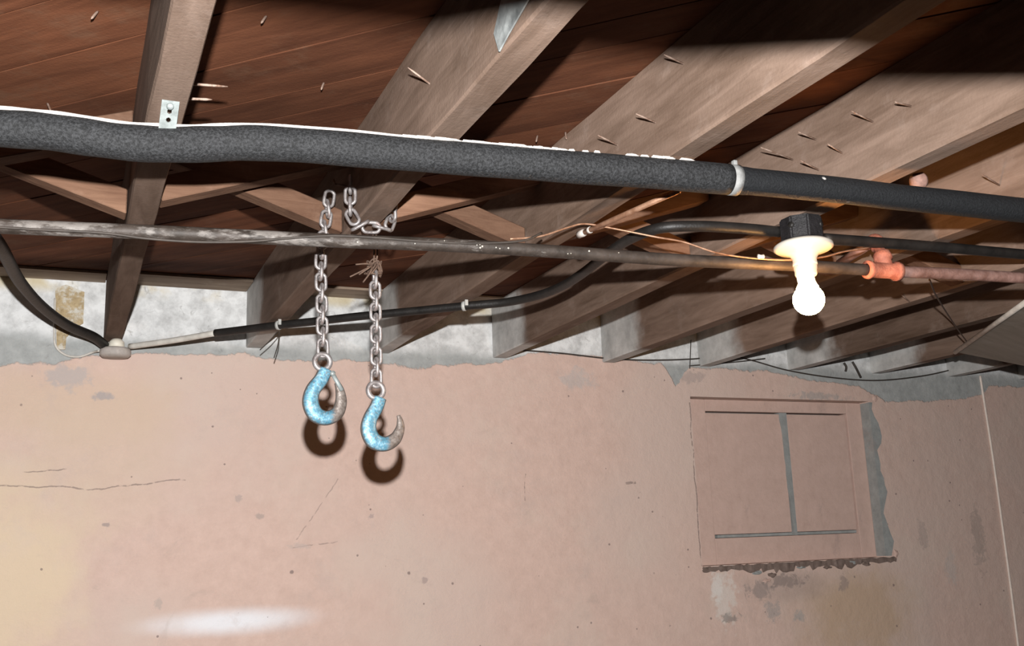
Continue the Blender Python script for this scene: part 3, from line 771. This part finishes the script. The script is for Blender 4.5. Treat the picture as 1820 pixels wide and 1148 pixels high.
def hook(parent, Y, eye, path, rad, turn_x, latch=None):
    E = at_y(*eye, Y); sc = (at_y(eye[0]+100, eye[1], Y)-E).length/100       # metres per pixel here
    bm = NB(); pts = [at_y(a, b, Y) for a, b in path]
    for p in pts: p.y = Y
    n = 6; sm = smooth_path(pts, n); rr = []
    for i in range(len(sm)):
        t = i/n; j = min(int(t), len(rad)-2); f = t-j; rr.append((rad[j]*(1-f)+rad[j+1]*f)*sc)
    add_tube(bm, sm, rr, 16)
    # flatten front to back
    for v in bm.verts:
        v.co.y = Y+(v.co.y-Y)*.62
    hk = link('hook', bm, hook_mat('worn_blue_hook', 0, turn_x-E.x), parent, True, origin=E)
    bm = NB(); add_ring(bm, E, Vector((1, 0, 0)), Vector((0, 0, 1)), .0148, .0050, 28, 12); link('eye', bm, M_chain, hk, True, origin=E)
    if latch:
        a, b = at_y(*latch[0], Y-.006), at_y(*latch[1], Y-.006)
        bm = NB(); add_tube(bm, [a, (a+b)/2, b], .0042, 10, flat=(1, .7)); link('latch', bm, M_galv, hk, True)
        bm = NB(); add_lathe(bm, [(0, -.004), (.0052, -.004), (.0052, .004), (0, .004)], a, (0, 1, 0), 12); link('pin', bm, M_galv, hk, True)
    return hk
# first chain: nailed to the left face of the chain joist, hook with closed latch
Y1 = 1.874
c1r = empty('chain_hook', at_y(578, 755, Y1)); tag(c1r, 'steel chain with a blue latched hook, hanging left of the open hook', 'chain hook', 'hooks on chains')
top = at_y(588, 334, Y1); top.x = min(top.x, JX[2]-JW-.014)
pth = smooth_path([at_y(574, 628, Y1), at_y(572, 545, Y1), at_y(570, 460, Y1), at_y(577, 405, Y1), top], 10)
lay_chain(pth, c1r)
bm = NB(); nb = Vector((JX[2]-JW, top.y, top.z+.008)); add_tube(bm, [nb+Vector((.006, 0, 0)), nb+Vector((-.022, 0, 0)), nb+Vector((-.026, 0, .010))], .0026, 8); link('hanging_nail', bm, M_nail, c1r, True)
h1 = hook(c1r, Y1, (573, 643), [(579, 656), (571, 674), (556, 694), (552, 716), (561, 736), (580, 743), (599, 734), (606, 714), (604, 694), (599, 680)], [12, 12.5, 13, 14.5, 14.5, 12.5, 11.5, 10.5, 8, 5], at_y(592, 700, Y1).x, ((591, 664), (608, 694)))
# second chain: wrapped under the joist, wired, open hook
Y2 = 1.842
c2r = empty('chain_hook', at_y(680, 800, Y2)); tag(c2r, 'steel chain wrapped under a joist and wired, with a blue open hook', 'chain hook', 'hooks on chains')
lay_chain(smooth_path([at_y(669, 682, Y2), at_y(668, 590, Y2), at_y(666, 470, Y2)], 8), c2r, 0.0)
YB = 1.782; xa, xb = JX[2]-JW, JX[2]
wrap = [Vector((xa-.016, YB, HB+.075)), Vector((xa-.016, YB, HB+.035)), Vector((xa-.014, YB, HB+.005)), Vector((xa+.004, YB, HB-.015)), Vector((xa+.028, YB, HB-.016)), Vector((xb+.006, YB, HB-.012)), Vector((xb+.017, YB+.002, HB+.012)), Vector((xb+.017, YB+.002, HB+.06))]
lay_chain(smooth_path(wrap, 8), c2r, .35, Vector((0, -1, 0)))
bm = NB(); hp = at_y(664, 484, Y2)
rw = random.Random(3)
tang = []
for i in range(34):
    a = i*.9; tang.append(hp+Vector((math.cos(a)*.012+rw.uniform(-.006, .006), math.sin(a)*.010, .008+math.sin(a*1.7)*.014+rw.uniform(-.004, .004))))
add_tube(bm, smooth_path(tang, 4), .0017, 6)
add_tube(bm, smooth_path([hp+Vector((0, 0, .01)), Vector((hp.x-.004, Y2-.02, HB-.045)), Vector((xa+.030, YB+.012, HB-.020))], 6), .0019, 6)
add_tube(bm, smooth_path([hp+Vector((.004, 0, .012)), Vector((hp.x+.004, Y2-.016, HB-.045)), Vector((xa+.036, YB+.012, HB-.020))], 6), .0019, 6)
for (px, py, dx, dy) in ((622, 492, .004, -.01), (632, 470, .0, -.012), (645, 502, .0, -.014), (638, 488, 0, -.02)):
    add_tube(bm, smooth_path([hp+Vector((-.006, dy, .010)), (hp+at_y(px, py, Y2+dy))/2+Vector((0, dy, .006)), at_y(px, py, Y2+dy)], 5), .0016, 6)
o = link('tie_wire', bm, M_rustwire, c2r, True); o['label'] = 'rusty twisted tie wire'
h2 = hook(c2r, Y2, (668, 694), [(675, 707), (669, 724), (658, 744), (655, 764), (664, 783), (684, 789), (702, 780), (711, 762), (711, 748), (708, 738)], [12, 12, 12.5, 14, 14.5, 12.5, 11, 8, 5.5, 3], at_y(690, 700, Y2).x)

# ---------------------------------------------------------------- steel blade on the chain joist
Xb = JX[2]-JW-.002
cs = [at_x(889, 92, Xb), at_x(880, 60, Xb), at_x(893, 0, Xb), at_x(912, -90, Xb), at_x(985, -70, Xb), at_x(941, 0, Xb), at_x(905, 62, Xb)]
bm = NB(); f_ = [bm.verts.new(p) for p in cs]; b_ = [bm.verts.new(p+Vector((-.0022, 0, 0))) for p in cs]
bm.faces.new(f_); bm.faces.new(list(reversed(b_)))
for i in range(len(cs)): bm.faces.new((f_[i-1], b_[i-1], b_[i], f_[i]))
tag(link('steel_plate', bm, M_blade, None, False, origin=cs[3]), 'pointed grey steel plate fixed flat on the chain joist at the top', 'metal plate')

# ---------------------------------------------------------------- yellowed chip on the wall, marks, wall wires
bm = NB()
cp = [at_y(*p, YW) for p in ((98, 512), (118, 507), (150, 520), (148, 575), (136, 582), (118, 600), (116, 622), (101, 622), (99, 560))]
f_ = [bm.verts.new(p+Vector((0, -.008, 0))) for p in cp]; b_ = [bm.verts.new(p+Vector((0, -.0004, 0))) for p in cp]
bm.faces.new(f_); bm.faces.new(list(reversed(b_)))
for i in range(len(cp)): bm.faces.new((f_[i-1], f_[i], b_[i], b_[i-1]))
tag(link('wood_scrap', bm, M_yellow, None, False, origin=cp[0]), 'yellowed scrap of wood stuck on the white wall at the left', 'wood scrap')
wire('wall_cord', [at_y(1742, 668, YW-.006), at_y(1750, 720, YW-.004), at_y(1764, 810, YW-.004), at_y(1778, 910, YW-.004), at_y(1795, 1035, YW-.004), at_y(1811, 1160, YW-.004), at_y(1842, 1400, YW-.004)], .0050, M_wwire, 'thin pale cord running straight down the wall right of the window', 'cord')
wy = YW-.008
wire('sagging_wire', [at_y(925, 622, wy), at_y(1000, 628, wy), at_y(1080, 637, wy), at_y(1150, 640, wy), at_y(1230, 638, wy), at_y(1290, 632, wy), at_y(1335, 640, wy), at_y(1400, 658, wy), at_y(1480, 671, wy), at_y(1560, 676, wy), at_y(1640, 668, wy), at_y(1700, 655, wy)], .0026, M_dwire, 'long thin dark wire sagging along the top of the wall above the window')
wire('dark_wire', [at_y(1225, 650, wy), at_y(1300, 644, wy), at_y(1360, 637, wy-.02)], .0020, M_dwire, 'short thin dark wire lying above the left corner of the window')
wire('bent_wire', [at_y(1515, 643, YW-.006), at_y(1522, 655, YW-.012), at_y(1530, 671, YW-.005)], .0045, M_dwire, 'short thick dark stub of wire on the wall above the window, right one', 'wire')
wire('bent_wire', [at_y(1500, 645, YW-.006), at_y(1504, 652, YW-.012), at_y(1503, 660, YW-.005)], .0045, M_dwire, 'short thick dark stub of wire on the wall above the window, left one', 'wire')
wire('riser_wire', [at_y(1228, 604, wy), at_y(1227, 632, wy), at_y(1226, 655, wy)], .0018, M_dwire, 'short upright dark wire above the left window jamb')

# ---------------------------------------------------------------- grey sheet at right, hung on a wire
A_ = at_y(1700, 626, 2.50); B_ = at_y(1820, 541, 1.875); 
u1 = (B_-A_).normalized(); D0 = at_y(1820, 650, 2.385); v1 = (D0-A_); v1 = (v1-u1*v1.dot(u1)).normalized(); n1 = u1.cross(v1)
if n1.z < 0: n1 = -n1
cs = [A_, A_+u1*1.05, A_+u1*1.05+v1*.85, A_+v1*.85]
bm = NB(); f_ = [bm.verts.new(p) for p in cs]; b_ = [bm.verts.new(p+n1*.012) for p in cs]
bm.faces.new(f_); bm.faces.new(list(reversed(b_)))
for i in range(4): bm.faces.new((f_[i-1], f_[i], b_[i], b_[i-1]))
sroot = empty('sheet_board', A_); tag(sroot, 'grey sheet of board hung tilted under the joists at the right edge', 'board')
sh = link('sheet', bm, M_sheet, sroot)
bm = NB(); add_tube(bm, [A_-n1*.001-v1*.004, A_+u1*1.05-n1*.001-v1*.004], .0075, 10); link('edge_strip', bm, M_sleeve, sroot, True)
wire('hanger_wire', [at_y(1652, 497, 1.62), at_y(1662, 522, 1.80), at_y(1680, 552, 2.05), at_y(1702, 585, 2.28), at_y(1722, 612, 2.42), at_y(1735, 628, 2.44)], .0022, M_rustwire, 'thin brown wire hanging from the iron pipe to the grey sheet')

# ---------------------------------------------------------------- blocked-up window in the wall
wr = empty('window_1', ((WX0+WX1)/2, YW+.05, WZ0)); struct(wr, 'small blocked window with its wooden frame painted pink like the wall')
D = .050; yb = YW+D
def wp(name, x0, x1, z0, z1, y0, y1, m=M_pink, bev=.002, lab=None):
    bm = NB(); add_box(bm, (x0, y0, z0), (x1, y1, z1), bev); o = link(name, bm, m, wr, origin=Vector(((x0+x1)/2, (y0+y1)/2, (z0+z1)/2)))
    if lab: o['label'] = lab
    return o
# corners of the frame read at the recessed depth
def wq(px, py): p = at_y(px, py, yb); return p.x, p.z
ft, fb = wq(1380, 733)[1], wq(1400, 946)[1]
xl, xm, xm2, xr_ = wq(1262, 840)[0], wq(1392, 840)[0], wq(1406, 840)[0], wq(1516, 840)[0]
e_ = .0006
wp('backing', WX0+e_, WX1-e_, WZ0+e_, WZ1-e_, yb+.045, yb+.060, M_cement, 0)
wp('left_stile', WX0+e_, xl, WZ0+e_, WZ1-e_, yb, yb+.044)
wp('right_stile', xr_, WX1-e_, WZ0+e_, WZ1-e_, yb, yb+.044)
wp('top_rail', xl+e_, xr_-e_, ft, WZ1-e_, yb, yb+.044)
wp('bottom_rail', xl+e_, xr_-e_, WZ0+e_, fb-.012, yb, yb+.044)
wp('left_panel', xl+e_, xm2-.016, fb+e_, ft-.006, yb+.006, yb+.044, M_pink)
wp('right_panel', xm2+.006, xr_-.006, fb+e_, ft-.006, yb+.004, yb+.044, M_pink)
bm = NB(); rj = random.Random(4); nn = 16; L_ = []; R_ = []
for i in range(nn+1):
    t = i/nn; z = fb-.011+(ft-.001-fb+.011)*t; w = .014+.016*t+rj.uniform(-.003, .003)
    L_.append([bm.verts.new((xm2+.003-w, y, z)) for y in (yb+.001, yb+.044)]); R_.append([bm.verts.new((xm2+.0045, y, z)) for y in (yb+.001, yb+.044)])
for i in range(nn):
    bm.faces.new((L_[i][0], R_[i][0], R_[i+1][0], L_[i+1][0])); bm.faces.new((L_[i][0], L_[i+1][0], L_[i+1][1], L_[i][1])); bm.faces.new((R_[i][1], R_[i+1][1], R_[i+1][0], R_[i][0])); bm.faces.new((R_[i][1], L_[i][1], L_[i+1][1], R_[i+1][1]))
bm.faces.new((L_[0][0], L_[0][1], R_[0][1], R_[0][0])); bm.faces.new((L_[-1][0], R_[-1][0], R_[-1][1], L_[-1][1]))
o = link('mullion', bm, M_cement, wr); o['label'] = 'bare grey strip between the two panels'
wp('groove_shade_strip', xl+.02, xm2-.01, fb-.011, fb-e_, yb+.012, yb+.044, M_cement); wp('groove_shade_strip', xm2+.006, xr_-.002, fb-.011, fb-e_, yb+.012, yb+.044, M_cement)  # grey strips colour in the shadow of the groove below the panels
# bare cement on the right reveal, with the plaster broken off along its edge
bm = NB(); n = 22; pv = []
rj = random.Random(11)
for i in range(n+1):
    z = WZ0+.004+(WZ1-WZ0-.008)*i/n; w = .018+.016*rj.random() + .012*math.sin(i*.8)
    pv.append([bm.verts.new((WX1-.002, yb-.001, z)), bm.verts.new((WX1-.003, YW-.001, z)), bm.verts.new((WX1+max(w, .008), YW-.0015, z)), bm.verts.new((WX1+max(w, .008), YW-.0002, z))])
for a, b in zip(pv, pv[1:]):
    for j in range(3): bm.faces.new((a[j], a[j+1], b[j+1], b[j]))
o = link('right_reveal', bm, M_cement, wr); o['label'] = 'bare grey cement reveal at the right of the window'
# crumbling plaster along the sill
rc = random.Random(5)
bm = NB(); tp_ = []; nn = 60
for i in range(nn+1):
    t = i/nn; px = 1247+346*t; py = 1010-18*t
    hgt = 3+5*rc.random()+(9*rc.random() if (.22 < t < .48 or .55 < t < .82) else 0)
    a_ = at_y(px, py-1.5-2.5*rc.random(), YW); b_ = at_y(px+rc.uniform(-2, 2), py+hgt, YW)
    tp_.append([bm.verts.new((a_.x, YW-.0006, a_.z)), bm.verts.new((a_.x, YW-.002-.006*rc.random(), a_.z-.001)), bm.verts.new((b_.x, YW-.001-.004*rc.random(), b_.z)), bm.verts.new((b_.x, YW-.0005, b_.z-.001))])
for a_, b_ in zip(tp_, tp_[1:]):
    for j_ in range(3): bm.faces.new((a_[j_], a_[j_+1], b_[j_+1], b_[j_]))
o = link('broken_ledge', bm, M_rub, wall); o['label'] = 'crumbling brown plaster edge under the window'
for (px, py, sx, sz, m) in ((1256, 1012, .022, .010, M_rub), (1345, 1018, .022, .008, M_cement), (1372, 1022, .018, .010, M_rub), (1362, 1032, .020, .007, M_pink), (1425, 1008, .022, .007, M_cement), (1470, 1008, .020, .008, M_rub), (1515, 1000, .024, .009, M_cement), (1540, 1002, .02, .007, M_rub), (1555, 708, .012, .014, M_pink), (1592, 984, .016, .018, M_pink)):
    p = at_y(px, py, YW); p.y = YW+.001
    bm = NB(); bmesh.ops.create_icosphere(bm, subdivisions=2, radius=1)
    for v in bm.verts:
        k_ = 1+rc.uniform(-.35, .35); v.co = p+Vector((v.co.x*sx*k_, v.co.y*.006*k_, v.co.z*sz*k_))
    link('plaster_chunk', bm, m, wall, origin=p)
